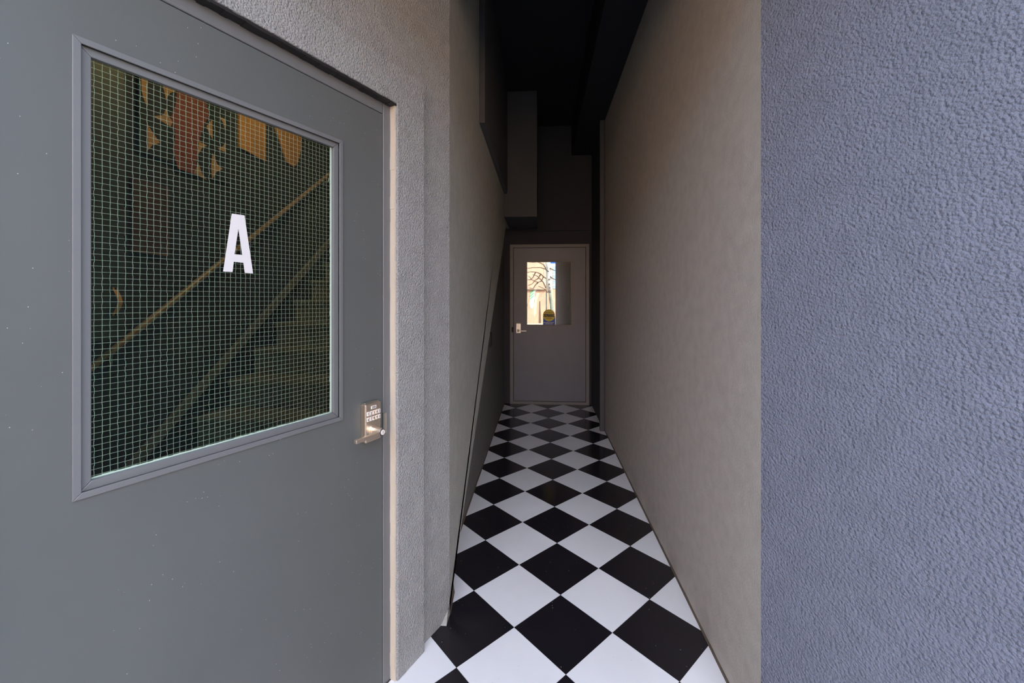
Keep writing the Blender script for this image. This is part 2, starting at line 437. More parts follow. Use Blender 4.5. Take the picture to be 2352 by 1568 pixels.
for j in range(-9, 21):
    for i in range(-8, 12):
        if (i + j) % 2 == 0: continue
        cx, cy = TX + i * TH, TY + j * TH
        r = TH - G * math.sqrt(2)
        base = [(cx - r, cy), (cx, cy - r), (cx + r, cy), (cx, cy + r)]
        pcs = []
        for reg in regions:
            q = base
            for (a, b2, c) in reg:
                q = clip(q, a, b2, c)
                if len(q) < 3: break
            if len(q) >= 3 and area(q) > 2e-4: pcs.append(q)
        if not pcs: continue
        mb = MB(); dz = random.uniform(-0.0003, 0.0)
        for q in pcs:
            mb.prism([(x, y, dz) for x, y in q], (0, 0, -0.0024))
        t = part('tile', mb, M_TW if j % 2 == 0 else M_TB, floor)
# street paving and road
M_PAVE = paint('street_paving', (0.13, 0.12, 0.11, 1), 0.9, 0.003, 40, amount=0.15)
mb = MB(); mb.box(-14, 14, -11, -0.75, -0.11, -0.006)
tag(part('street_ground', mb, M_PAVE), kind='structure')
M_FAC = paint('warm_facade', (0.56, 0.35, 0.23, 1), 0.9, 0.003, 8, amount=0.12)
mb = MB(); mb.box(-14, 14, -11.5, -11, 0, 5.6)
tag(part('wall_opposite', mb, M_FAC), kind='structure')

# ------------------------------------------------------------------ door A (near, left)
dr = empty('door_1', WA(S_LEAF1, -0.02, 0), math.atan2(-DA.y, -DA.x))
tag(dr, 'near grey steel door with a wired glass pane marked with a white A', 'door', kind='structure')
# window measures on the leaf (plane d = DL)
DL = -0.022
wo1s, wo1z = sA(788, 324, DL + .004); wo2s, _ = sA(165, 72, DL + .004)
_, za = sA(165, 72, DL + .004); _, zb = sA(165, 1148, DL + .004); _, zc2 = sA(788, 325, DL + .004); _, zd = sA(788, 968, DL + .004)
WZ1 = (za + zc2) / 2; WZ0 = (zb + zd) / 2
WS0, WS1 = wo1s, wo2s
# leaf as four rails round the opening
LIPW, BEADW = 0.0135, 0.017
g0, g1 = WS0 + LIPW + BEADW, WS1 - LIPW - BEADW        # glass opening
h0, h1 = WZ0 + LIPW + BEADW, WZ1 - LIPW - BEADW
k0, k1, m0, m1 = WS0 + 0.006, WS1 - 0.006, WZ0 + 0.006, WZ1 - 0.006
def ringA(mb, a0, a1, b0, b1, wd, d0, d1):
    """mitred frame, outer rectangle a0..a1 x b0..b1, width wd"""
    o = [(a0, b0), (a1, b0), (a1, b1), (a0, b1)]; n_ = [(a0 + wd, b0 + wd), (a1 - wd, b0 + wd), (a1 - wd, b1 - wd), (a0 + wd, b1 - wd)]
    for q in range(4):
        r_ = (q + 1) % 4
        P = [o[q], o[r_], n_[r_], n_[q]]
        mb.hexa([WA(s, d0, z) for s, z in P] + [WA(s, d1, z) for s, z in P])
mb = MB()
boxA(mb, S_LEAF0, k0, DL - .042, DL, 0.012, DOORTOP); boxA(mb, k1, S_LEAF1, DL - .042, DL, 0.012, DOORTOP)
boxA(mb, k0, k1, DL - .042, DL, 0.012, m0); boxA(mb, k0, k1, DL - .042, DL, m1, DOORTOP)
leaf = part('door_leaf', mb, M_DOOR, dr)
mb = MB(); ringA(mb, WS0, WS1, WZ0, WZ1, LIPW, DL, DL + .0045)
part('glazing_frame', mb, M_FRAME, leaf, bevel=0.0012)
mb = MB(); ringA(mb, WS0 + LIPW - .002, WS1 - LIPW + .002, WZ0 + LIPW - .002, WZ1 - LIPW + .002, BEADW + .002, DL - .018, DL - .0045)
part('glazing_bead', mb, M_FRAME, leaf, bevel=0.0016)
GD = DL - .0165
mb = MB(); boxA(mb, g0 - .004, g1 + .004, GD - .006, GD, h0 - .004, h1 + .004)
pane = part('glass_pane', mb, M_GLASS, dr)
mb = MB()  # pale green strip along the pane's right and bottom edges
for (a0, a1, b0, b1, w_) in ((g0, g0 + .0055, h0, h1, 1), (g0, g1, h0, h0 + .003, 2)):
    nseg = 60
    for q in range(nseg):
        e = 0.0012 * random.random()
        if w_ == 1:
            zz0, zz1 = b0 + (b1 - b0) * q / nseg, b0 + (b1 - b0) * (q + 1) / nseg
            boxA(mb, a0, a1 + e, GD, GD + .0008, zz0, zz1)
        else:
            ss0, ss1 = a0 + (a1 - a0) * q / nseg, a0 + (a1 - a0) * (q + 1) / nseg
            boxA(mb, ss0, ss1, GD, GD + .0008, b0, b1 + e)
part('pane_edge_strip', mb, M_EDGE, pane)
# the wire grid inside the pane: every wire with its crimps
mb = MB(); PITCH = 0.0127; wr = 0.00036; DW = GD - .002
ns = int((g1 - g0) / PITCH); nz = int((h1 - h0) / PITCH)
for a in range(ns + 1):
    s = g0 + 0.004 + a * PITCH
    if s > g1 - .002: break
    prev = None
    for c in range(nz + 2):
        z = min(h0 + c * PITCH, h1); off = wr * (1.4 if (a + c) % 2 else -1.4); so = random.uniform(-.0003, .0003)
        if prev: boxA(mb, s + so - wr, s + so + wr, DW + prev - wr, DW + prev + wr, max(h0, z - PITCH), z)
        prev = off
for c in range(nz + 1):
    z = h0 + 0.005 + c * PITCH
    if z > h1 - .002: break
    nn = 8
    for q in range(nn):
        ss0, ss1 = g0 + (g1 - g0) * q / nn, g0 + (g1 - g0) * (q + 1) / nn
        boxA(mb, ss0, ss1, DW - wr, DW + wr, z - wr * .9, z + wr * .9)
tag(part('wire_mesh', mb, M_WIRE, pane), kind='stuff')
# the letter
def gp(px, py): 
    s, z = sA(px, py, GD + .0006); return s, z
LA = [(532.2, 490.2), (561.3, 494.4), (581, 627.8), (562, 626.3), (558.7, 603.3), (536.5, 601), (533.9, 624.5), (512.2, 623.2)]
IA = [(547.2, 525), (556.1, 585.5), (538.3, 583.7)]
O = [gp(*p) for p in LA]; I = [gp(*p) for p in IA]
mb = MB()
quads = [(O[0], I[0], I[2], O[7]), (I[2], O[5], O[6], O[7]), (O[0], O[1], I[0]), (O[1], O[2], I[1], I[0]), (O[2], O[3], O[4], I[1]), (I[1], O[4], O[5], I[2])]
for qd in quads: mb.prism([WA(s, GD + .0003, z) for s, z in qd], NA * 0.0005)
part('letter_a', mb, M_WHITE, pane)
# frame
FD = DL + .001
mb = MB()
boxA(mb, S_IN + .001, S_LEAF0 - .0045, -0.10, FD, 0, LINT - .004)
boxA(mb, S_LEAF1 + .003, S_OUT, -0.10, FD, 0, LINT - .004)
boxA(mb, S_LEAF0 - .003, S_LEAF1 + .003, -0.10, FD, DOORTOP + .003, LINT - .004)
part('door_frame', mb, M_FRAME, dr, bevel=0.0038, seg=3)
mb = MB(); boxA(mb, S_LEAF0 - .004, S_LEAF0 + .012, -0.10, -0.068, 0, DOORTOP); boxA(mb, S_LEAF0, S_LEAF1, -0.10, -0.068, DOORTOP - .012, DOORTOP + .004)
part('door_stop', mb, M_BLACK, dr)
mb = MB()
for q in range(44):
    z0_, z1_ = LINT * q / 44, LINT * (q + 1) / 44
    e = 0.002 * random.random()
    boxA(mb, S_IN - .0005, S_IN + .0045 + e, FD - .002, 0.008 + random.uniform(-.0012, .0012) - .004, z0_, min(z1_, LINT - .001))
part('caulk_joint', mb, M_CAULK, dr)
mb = MB()  # black strip under the lintel: the reveal's shadow put into the colour
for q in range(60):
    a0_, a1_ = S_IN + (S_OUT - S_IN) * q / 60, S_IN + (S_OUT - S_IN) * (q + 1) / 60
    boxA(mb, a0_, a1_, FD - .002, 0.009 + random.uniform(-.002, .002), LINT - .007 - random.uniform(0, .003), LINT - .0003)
part('head_shadow_strip', mb, M_INK, dr)
mb = MB(); boxA(mb, S_LEAF0 - .004, S_LEAF1, -0.10, 0.0, 0, 0.01)
part('threshold', mb, M_STEEL, dr)

# keypad lock
def lock_on(door, T, mbody, keys=True):
    """T(s, d, z): s to the left along the leaf, d out of it, z up, origin at the lever's axis on the leaf"""
    def bx(mb, s0, s1, d0, d1, z0, z1):
        return mb.hexa([T(s0, d0, z0), T(s1, d0, z0), T(s1, d1, z0), T(s0, d1, z0), T(s0, d0, z1), T(s1, d0, z1), T(s1, d1, z1), T(s0, d1, z1)])
    mb = MB(); bx(mb, -.034, .036, 0, .027, -.038, .098)
    body = part('door_lock', mb, mbody, door, bevel=0.004)
    mb = MB(); bx(mb, -.031, .033, 0.0, .020, .098, .103)
    part('lock_cap', mb, M_STEEL, body, bevel=0.0015)
    def cyl(mb, r0, r1, d0, d1, c=(0, 0), seg=20):
        a = [T(c[0] + r0 * math.cos(2 * math.pi * k / seg), d0, c[1] + r0 * math.sin(2 * math.pi * k / seg)) for k in range(seg)]
        b = [T(c[0] + r1 * math.cos(2 * math.pi * k / seg), d1, c[1] + r1 * math.sin(2 * math.pi * k / seg)) for k in range(seg)]
        mb.poly(a + b, [tuple(range(seg))[::-1], tuple(range(seg, 2 * seg))] + [(k, (k + 1) % seg, seg + (k + 1) % seg, seg + k) for k in range(seg)])
        return mb
    mb = MB(); cyl(mb, .020, .020, .027, .031); cyl(mb, .0175, .0165, .031, .036); cyl(mb, .0155, .0115, .036, .070)
    part('lever_hub', mb, mbody, body, bevel=0.0008)
    mb = MB(); bx(mb, -.009, .112, .058, .071, -.009, .004)
    part('lever_handle', mb, mbody, body, bevel=0.002)
    mb = MB(); cyl(mb, .0118, .0118, .070, .0725)
    part('cylinder_ring', mb, M_BLACK, body)
    mb = MB(); cyl(mb, .0092, .0092, .0725, .0738)
    part('key_cylinder', mb, M_KEY, body)
    mb = MB(); bx(mb, -.0008, .0008, .0738, .0741, -.005, .005)
    part('keyhole', mb, M_INK, body)
    if keys:
        mb = MB(); bx(mb, -.012, .012, .027, .0282, .078, .089); part('logo_plate', mb, M_KEY, body, bevel=0.001)
        mb = MB(); bx(mb, -.009, .009, .0282, .0284, .0845, .0865); bx(mb, -.009, .009, .0282, .0284, .0805, .0825); part('logo_lines', mb, M_INK, body)
        for row in range(2):
            for c in range(5):
                cx = .026 - c * .013; z = .064 - row * .020
                mb = MB(); bx(mb, cx - .005, cx + .005, .027, .0292, z - .0075, z + .0075)
                part('key_button', mb, M_KEY, body, bevel=0.0012, seg=1)
        o_ = T(0, 0, 0); ex = T(-1, 0, 0) - o_; ey = T(0, 0, 1) - o_; ez = T(0, 1, 0) - o_
        mb = MB()
        for row in range(2):
            for c in range(5):
                ch = '1234567890'[row * 5 + c]
                p = T(.026 - c * .013, .0294, .064 - row * .020)
                M = Matrix(((ex.x, ey.x, ez.x, p.x), (ex.y, ey.y, ez.y, p.y), (ex.z, ey.z, ez.z, p.z), (0, 0, 0, 1)))
                tm = text_mb(ch, M, 0.012, depth=0.0002); mb.poly(tm.v, tm.f)
        part('key_digits', mb, M_INK, body)
    return body
ls, lz = sA(846, 985, DL)
lock_on(leaf, lambda s, d, z: WA(ls + s, DL + d, lz + z), M_BRASS)
mb = MB(); boxA(mb, S_LEAF0 - .020, S_LEAF0 - .0015, FD, FD + .0018, lz - .036, lz + .040)
boxA(mb, S_LEAF0 - .0035, S_LEAF0 - .0015, FD - .02, FD + .0018, lz - .036, lz + .040)
part('strike_plate', mb, M_STEEL, dr, bevel=0.0006)

# ------------------------------------------------------------------ far door
d2 = empty('door_2', (DX0, YE, 0))
tag(d2, 'far grey steel door at the end of the corridor with a clear pane and caution sticker', 'door', kind='structure')
YL = YE - 0.012    # face of the leaf
wx0, wx1, wz0, wz1 = -0.208, 0.447, 1.080, 1.992
gx0, gx1, gz0, gz1 = -0.186, 0.424, 1.102, 1.972
mb = MB()
mb.box(DX0, wx0 + .005, YL, YL + .044, DZ0, DZ1); mb.box(wx1 - .005, DX1, YL, YL + .044, DZ0, DZ1)
mb.box(wx0 + .005, wx1 - .005, YL, YL + .044, DZ0, wz0 + .005); mb.box(wx0 + .005, wx1 - .005, YL, YL + .044, wz1 - .005, DZ1)
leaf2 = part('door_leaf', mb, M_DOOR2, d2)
def ringY(mb, x0, x1, z0, z1, wd, y0, y1):
    o = [(x0, z0), (x1, z0), (x1, z1), (x0, z1)]; n_ = [(x0 + wd, z0 + wd), (x1 - wd, z0 + wd), (x1 - wd, z1 - wd), (x0 + wd, z1 - wd)]
    for q in range(4):
        r_ = (q + 1) % 4; P = [o[q], o[r_], n_[r_], n_[q]]
        mb.hexa([(x, y0, z) for x, z in P] + [(x, y1, z) for x, z in P])
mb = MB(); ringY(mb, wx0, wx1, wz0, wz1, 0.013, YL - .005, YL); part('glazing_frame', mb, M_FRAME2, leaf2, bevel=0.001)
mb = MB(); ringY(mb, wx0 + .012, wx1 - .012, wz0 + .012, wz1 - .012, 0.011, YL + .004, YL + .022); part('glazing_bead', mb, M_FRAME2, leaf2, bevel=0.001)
# the pane sits a little askew in its bead, so it mirrors the street behind the viewer
YG = YL + .019; XG = (gx0 + gx1) / 2
def mirror_hit(px, py, th, Yf):
    N = Vector((math.sin(th), -math.cos(th), 0)); P = on_plane(px, py, (XG, YG, 0), N); d = ray(px, py); d = d - N * (2 * d.dot(N))
    return P + d * ((Yf - P.y) / d.y)
THG = min([q * .0005 for q in range(-80, 81)], key=lambda t: abs(mirror_hit(1273, 700, t, C0.y).x - C0.x))
pq = [(gx0 - .002, gz0 - .002), (gx1 + .002, gz0 - .002), (gx1 + .002, gz1 + .002), (gx0 - .002, gz1 + .002)]
ft = lambda x: YG + math.tan(THG) * (x - XG)
mb = MB(); mb.prism([(x, ft(x), z) for x, z in pq], (0, .0001, 0))
pane2 = part('glass_pane', mb, M_GLASS2, d2)
XD = 0.196   # the wired half starts here
mb = MB(); k = 0
while XD + .004 + k * .0127 < gx1:
    x = XD + .004 + k * .0127; mb.box(x - .0003, x + .0003, ft(x) + .0006, ft(x) + .0014, gz0, gz1); k += 1
k = 0
while gz0 + .004 + k * .0127 < gz1:
    z = gz0 + .004 + k * .0127; mb.box(XD, gx1, ft((XD + gx1) / 2) + .0016, ft((XD + gx1) / 2) + .0024, z - .0004, z + .0004); k += 1
tag(part('wire_mesh', mb, M_WIRE2, pane2), kind='stuff')
mb = MB()
mb.box(FX0, DX0 - .006, YL - .004, YE + .10, 0, FZ1); mb.box(DX1 + .006, FX1, YL - .004, YE + .10, 0, FZ1); mb.box(DX0 - .006, DX1 + .006, YL - .004, YE + .10, DZ1 + .006, FZ1)
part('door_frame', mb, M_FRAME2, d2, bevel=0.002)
mb = MB(); mb.box(DX0 - .0058, DX0 + .012, YL + .045, YL + .06, 0, DZ1 + .0058); mb.box(DX1 - .012, DX1 + .0058, YL + .045, YL + .06, 0, DZ1 + .0058); mb.box(DX0, DX1, YL + .045, YL + .06, DZ1 - .012, DZ1 + .0058)
part('door_stop', mb, M_BLACK, d2)
mb = MB(); mb.box(DX0 - .0058, DX1 + .0058, YL - .010, YE + .12, 0.0, DZ0 - .006)
part('threshold', mb, M_FRAME2, d2, bevel=0.002)
for zz in (0.35, 1.22, 1.87):
    mb = MB(); mb.tube([(DX1 + .002, YL - .006, zz - .05), (DX1 + .002, YL - .006, zz + .05)], 0.006, 10)
    mb.tube([(DX1 + .002, YL - .006, zz - .055), (DX1 + .002, YL - .006, zz - .05)], 0.0045, 8)
    part('hinge', mb, M_FRAME2, d2)
lk = on_plane(1191, 758.5, (0, YL, 0), (0, 1, 0))
lock_on(leaf2, lambda s, d, z: Vector((lk.x - s if False else lk.x + s, YL - d, lk.z + z)), M_STEEL, keys=False)
mb = MB(); mb.box(DX0 - .030, DX0 - .004, YL - .0055, YL - .004, lk.z - .025, lk.z + .045); part('strike_plate', mb, M_BLACK, d2)
# caution sticker on the far pane
YS = YG - .0065
sc_ = on_plane(1261, 724, (0, YS, 0), (0, 1, 0)); R_ = 0.083
st = empty('caution_sticker', (sc_.x, YS, sc_.z - .13)); tag(st, 'round yellow caution sticker with a blue rectangle below, on the far door pane', 'sticker')
mb = MB(); mb.box(sc_.x - .083, sc_.x + .085, YS - .0004, YS, sc_.z - .136, sc_.z - .012)
part('blue_panel', mb, M_BLUE, st)
mb = MB(); mb.prism([(sc_.x + R_ * math.cos(a * math.pi / 20), YS - .0005, sc_.z + R_ * math.sin(a * math.pi / 20)) for a in range(40)], (0, -.0006, 0))
disc = part('yellow_disc', mb, M_YELLOW, st)
mb = MB(); mb.box(sc_.x - .078, sc_.x + .078, YS - .0016, YS - .0011, sc_.z - .019, sc_.z + .019)
part('black_band', mb, M_INK, st)
def TM(x, z, y): return Matrix(((1, 0, 0, x), (0, 0, -1, y), (0, 1, 0, z), (0, 0, 0, 1)))
mb = MB(); t_ = text_mb('CAUTION', TM(sc_.x, sc_.z, YS - .0020), 0.036, depth=.0002); mb.poly(t_.v, t_.f)
for sg in (-1, 1): mb.prism([(sc_.x + sg * .079, YS - .0017, sc_.z), (sc_.x + sg * .068, YS - .0017, sc_.z + .012), (sc_.x + sg * .068, YS - .0017, sc_.z - .012)], (0, -.0004, 0))
part('band_lettering', mb, M_YELLOW, st)
mb = MB(); t_ = text_mb('AUTOMATIC', TM(sc_.x, sc_.z + .038, YS - .0014), 0.023, depth=.0002); mb.poly(t_.v, t_.f)
part('upper_word', mb, M_INK, st)
t_ = text_mb('DOOR', TM(sc_.x, sc_.z - .040, YS - .0014), 0.023, depth=.0002)
part('lower_word', t_, M_INK, st)
mb = MB()
for zz, xs in ((-.100, (-.074, -.06, -.044, -.030, -.016, -.002, .014, .028, .042, .056)), (-.118, (-.050, -.036, -.020, -.006, .010, .026, .040))):
    for x in xs: mb.box(sc_.x + x, sc_.x + x + .011, YS - .0008, YS - .0004, sc_.z + zz - .006, sc_.z + zz + .006)
tag(part('small_print', mb, M_WHITE, st), kind='stuff')

# small box on the recessed left wall
pb = on_plane(1130, 763, (XL, 0, 0), (1, 0, 0)); 
eb = empty('wall_outlet_box', (XL, 3.98, 1.02)); tag(eb, 'small dark cover box low on the left corridor wall under the raking edge', 'outlet')
mb = MB(); mb.box(XL + .0003, XL + .034, 3.90, 3.985, 1.005, 1.135); part('cover_box', mb, M_BLACK, eb, bevel=0.003)
mb = MB(); mb.box(XL + .0003, XL + .008, 3.985, 4.02, 1.015, 1.140); part('back_plate', mb, M_FRAME2, eb, bevel=0.001)

# ------------------------------------------------------------------ stair hall behind door A
XW = -2.25
M_HALL = paint('hall_dark_wall', (0.035, 0.035, 0.036, 1), 0.8, 0.001, 30, spec=0.2)
mb = MB(); mb.box(XW - .1, XW, eL.y + .15, YE, 0, ZC + .25)
tag(part('wall_hall_left', mb, M_HALL), kind='structure')
mb = MB(); mb.box(XW, XL - .1, YE - .1, YE, 0, ZC + .25)
tag(part('wall_hall_back', mb, M_HALL), kind='structure')
mb = MB(); mb.prism([(XW, eL.y + .15, -.1), (eL.x - .03, eL.y + .15, -.1), (P0.x - .12, P0.y - .05, -.1), (XL - .1, P0.y + .05, -.1), (XL - .1, YE, -.1), (XW, YE, -.1)], (0, 0, .095))
M_HF = paint('hall_floor', (0.03, 0.028, 0.025, 1), 0.6, 0.0005, 30)
tag(part('floor_hall', mb, M_HF), kind='structure')
M_CARPET, ntc, bc = base_mat('stair_carpet', (0.22, 0.20, 0.15, 1), 0.95, 0, 0.1)
tc = ntc.nodes.new('ShaderNodeTexCoord'); nn_ = noise_of(ntc, 220, 3, 0.7, tc.outputs['Object'])
bp = ntc.nodes.new('ShaderNodeBump'); bp.inputs['Distance'].default_value = .006; bp.inputs['Strength'].default_value = 1.0
ntc.links.new(nn_, bp.inputs['Height']); ntc.links.new(bp.outputs[0], bc.inputs['Normal']); tint(ntc, bc, (0.22, 0.20, 0.15), nn_, .3, .7, .35)
M_STEP = paint('dark_step', (0.015, 0.014, 0.013, 1), 0.6, 0.0005, 40)
def nose(y): return 0.72 * y - 0.94
stair = empty('staircase', (-1.4, 1.6, 0)); tag(stair, 'carpeted staircase rising behind the wired glass of the near door', 'staircase')
RUN = 0.245; RISE = RUN * .72
ys = [2.345 + RUN * q for q in range(-4, 13)]
for y in ys:
    top = nose(y)
    if top < 0.03 or top > 3.5: continue
    xr = min(XL - .105, -.41 + (-.15 + .4273 * (y - 1.846)) / .9039)
    mb = MB(); mb.box(-2.19, xr, y + .02, y + .02 + RUN - .002, max(0, top - RISE - .06), top - .022)
    st_ = part('step', mb, M_STEP, stair)
    mb = MB()
    # carpet wrapped over the nosing
    prof = [(y + RUN + .015, top - .02), (y + RUN + .015, top - .004), (y + .02, top), (y + .005, top - .004), (y - .004, top - .014), (y - .006, top - .028), (y + .002, top - .042), (y + .012, top - .05), (y + .010, top - RISE), (y + .019, top - RISE), (y + .019, top - .02)]
    mb.prism([(-2.07, a, b_) for a, b_ in prof], (xr + 2.07, 0, 0))
    part('carpet', mb, M_CARPET, st_)
mb = MB()
mb.prism([(-2.225, 1.35, 0.0), (-2.225, 5.4, nose(5.4) - .035), (-2.225, 5.4, nose(5.4) + .03), (-2.225, 1.35, nose(1.35) + .03)], (.03, 0, 0))
M_STRG = paint('stringer_brown', (0.15, 0.125, 0.085, 1), 0.5, 0.0004, 40)
part('stringer', mb, M_STRG, stair)
hr = empty('handrail', (-2.19, 1.4, .7)); tag(hr, 'brown wooden handrail rising along the dark wall behind the wired glass', 'handrail')
M_RAIL = paint('brown_wood_rail', (0.30, 0.17, 0.075, 1), 0.4, 0.0004, 30, amount=.1)
mb = MB(); mb.tube([(-2.185, 1.75, nose(1.75) + .73), (-2.185, 5.2, nose(5.2) + .73)], .016, 12); part('rail', mb, M_RAIL, hr)
for y in (1.95, 3.0, 4.1, 5.0):
    mb = MB(); mb.tube([(-2.185, y, nose(y) + .712), (-2.185, y, nose(y) + .66), (XW + .002, y, nose(y) + .64)], .006, 8); part('bracket', mb, M_STEEL, hr)
# pictures on the hall's left wall
def PW(px, py, off=0.0): return on_plane(px, py, (XW + off, 0, 0), (1, 0, 0))
M_TAN = paint('tan_paper', (0.42, 0.22, 0.09, 1), 0.8, 0.0003, 60, amount=.12)
M_ORG = paint('orange_paper', (0.45, 0.20, 0.05, 1), 0.8, 0.0003, 60, amount=.2)
M_RED = paint('red_brown_paint', (0.22, 0.045, 0.02, 1), 0.7, 0.0006, 40, amount=.35)
M_BRN = paint('brown_print', (0.075, 0.035, 0.03, 1), 0.7, 0.0005, 25, amount=.35)
M_CANV = paint('black_canvas', (0.012, 0.014, 0.014, 1), 0.8, 0.0005, 60)
def flat(mb, pix, d0, d1):
    mb.prism([PW(x, y, d0) for x, y in pix], (d1 - d0, 0, 0)); return mb
art = empty('wall_art', PW(420, 400, 0)); tag(art, 'dark canvas with tan cut shapes and a red brown figure behind the wired glass', 'picture')
mb = MB(); flat(mb, [(312, 70), (526, 170), (526, 426), (312, 345)], .0005, .018); part('canvas', mb, M_CANV, art)
z1 = lambda L: [(150 + x / 3.92, 50 + y / 3.92) for x, y in L]
scraps = [[(680, 470), (740, 500), (735, 770), (705, 700), (682, 620)], [(870, 560), (1000, 620), (940, 640), (903, 700), (890, 640)],
          [(790, 850), (880, 840), (905, 780), (930, 850), (965, 900), (945, 945)], [(735, 920), (780, 990), (850, 1090), (780, 1110), (738, 1160)],
          [(1270, 940), (1320, 880), (1325, 1060), (1290, 1000)], [(1380, 850), (1443, 880), (1435, 975), (1420, 910)],
          [(1370, 1140), (1420, 1120), (1440, 1085), (1443, 1180)], [(1190, 1070), (1275, 1115), (1230, 1135), (1195, 1190), (1185, 1120)],
          [(1195, 1270), (1230, 1370), (1275, 1425), (1155, 1365)], [(1325, 1180), (1365, 1280), (1415, 1325), (1360, 1350), (1320, 1420), (1310, 1300)]]
for s_ in scraps: part('paper_shape', flat(MB(), z1(s_), .0185, .021), M_TAN, art)
red = [(1000, 610), (1260, 700), (1290, 840), (1230, 960), (1200, 1080), (1190, 1220), (1150, 1370), (1010, 1320), (970, 1180), (985, 1000), (950, 850), (990, 740)]
part('red_figure', flat(MB(), z1(red), .0185, .022), M_RED, art)
p2 = empty('wall_picture', PW(576, 330, 0)); tag(p2, 'plain orange square panel behind the wired glass, right of the red figure', 'picture')
mb = MB(); flat(mb, [(545, 225), (607, 262), (607, 371), (545, 337)], .0005, .015); part('panel', mb, M_ORG, p2)
p3 = empty('wall_picture', PW(660, 350, 0)); tag(p3, 'orange panel with a rounded lower edge nearest the handrail top behind the wired glass', 'picture')
mb = MB(); flat(mb, [(630, 260), (690, 290), (688, 345), (682, 372), (672, 383), (655, 372), (640, 325), (631, 300)], .0005, .015); part('panel', mb, M_ORG, p3)
p4 = empty('wall_picture', PW(340, 585, 0)); tag(p4, 'brown print in a thin copper frame behind the wired glass near eye level', 'picture')
mb = MB(); flat(mb, [(298, 408), (384, 430), (384, 588), (298, 577)], .0005, .016); part('print', mb, M_BRN, p4)
M_COP = paint('copper_frame', (0.20, 0.085, 0.03, 1), 0.4, 0.0002, 60)
mb = MB(); flat(mb, [(298, 573), (384, 584), (384, 588), (298, 577)], .016, .021); flat(mb, [(381, 430), (384, 430), (384, 588), (381, 587)], .016, .021); part('picture_frame', mb, M_COP, p4)
# tall cupboard with a leather pull
M_CUP = paint('cupboard_grey', (0.055, 0.062, 0.058, 1), 0.5, 0.0004, 30)
yc1 = PW(286, 780, .12).y
cb = empty('wall_cupboard', (XW, yc1 - .35, 1.24)); tag(cb, 'grey green wall cupboard with an orange leather pull behind the wired glass at left', 'cupboard')
mb = MB(); mb.box(XW + .0005, XW + .10, yc1 - .7, yc1 - .01, 1.26, 2.9); part('cabinet_body', mb, M_CUP, cb)
mb = MB(); mb.box(XW + .10, XW + .12, yc1 - .7, yc1, 1.255, 2.9); cd = part('cupboard_door', mb, M_CUP, cb, bevel=.002)
M_LEA = paint('orange_leather', (0.80, 0.33, 0.09, 1), 0.5, 0.0005, 80)
tp = on_plane(265, 660, (XW + .125, 0, 0), (1, 0, 0)); bt = on_plane(265, 725, (XW + .125, 0, 0), (1, 0, 0))
pr = [(0, tp.z), (.004, tp.z - .012), (.022, tp.z - .045), (.03, (tp.z + bt.z) / 2), (.022, bt.z + .045), (.004, bt.z + .012), (0, bt.z)]
mb = MB()
xb = XW + .1205
front = [(xb + .003 + a, tp.y - .010, z) for a, z in pr]; back = [(xb + a, tp.y - .010, z) for a, z in pr][::-1]
for q in range(len(pr) - 1):
    a, b_ = pr[q], pr[q + 1]
    mb.hexa([(xb + a[0], tp.y - .011, a[1]), (xb + a[0] + .003, tp.y - .011, a[1]), (xb + a[0] + .003, tp.y + .011, a[1]), (xb + a[0], tp.y + .011, a[1]),
             (xb + b_[0], tp.y - .011, b_[1]), (xb + b_[0] + .003, tp.y - .011, b_[1]), (xb + b_[0] + .003, tp.y + .011, b_[1]), (xb + b_[0], tp.y + .011, b_[1])])
part('leather_pull', mb, M_LEA, cd)
for z in (tp.z - .006, bt.z + .006):
    mb = MB(); mb.tube([(xb + .003, tp.y, z), (xb + .007, tp.y, z)], .006, 10); part('rivet', mb, M_INK, cd)
# added warm bulb, out of view above the lintel, to brighten the hall pictures
lb = empty('added_hall_lamp', (-1.25, 2.6, 3.9)); tag(lb, 'small warm bulb added out of view high in the stair hall', 'lamp')
mb = MB(); mb.tube([(-1.25, 2.6, ZC + .24), (-1.25, 2.6, 3.55)], .004, 6); part('added_lamp_cord', mb, M_BLACK, lb)
mb = MB(); mb.tube([(-1.25, 2.6, 3.56), (-1.25, 2.6, 3.50), (-1.25, 2.6, 3.44), (-1.25, 2.6, 3.41)], [.015, .03, .03, .012], 12)
M_ADDED_BULB = bpy.data.materials.new('added_warm_bulb'); M_ADDED_BULB.use_nodes = True
bb = M_ADDED_BULB.node_tree.nodes['Principled BSDF']; bb.inputs['Emission Color'].default_value = (1, .62, .32, 1); bb.inputs['Emission Strength'].default_value = 300
part('added_lamp_bulb', mb, M_ADDED_BULB, lb)

# ------------------------------------------------------------------ dark back room behind the far door
mb = MB(); mb.box(-1.6, 2.2, YE + .14, 8.5, -.12, -.01); tag(part('floor_back_room', mb, M_HF), kind='structure')
mb = MB(); mb.box(-1.7, -1.6, YE + .14, 8.5, 0, 3); mb.box(2.2, 2.3, YE + .14, 8.5, 0, 3); mb.box(-1.7, 2.3, 8.5, 8.6, 0, 3); mb.box(-1.7, 2.3, YE + .14, 8.6, 3, 3.1)
tag(part('wall_back_room', mb, M_HALL), kind='structure')
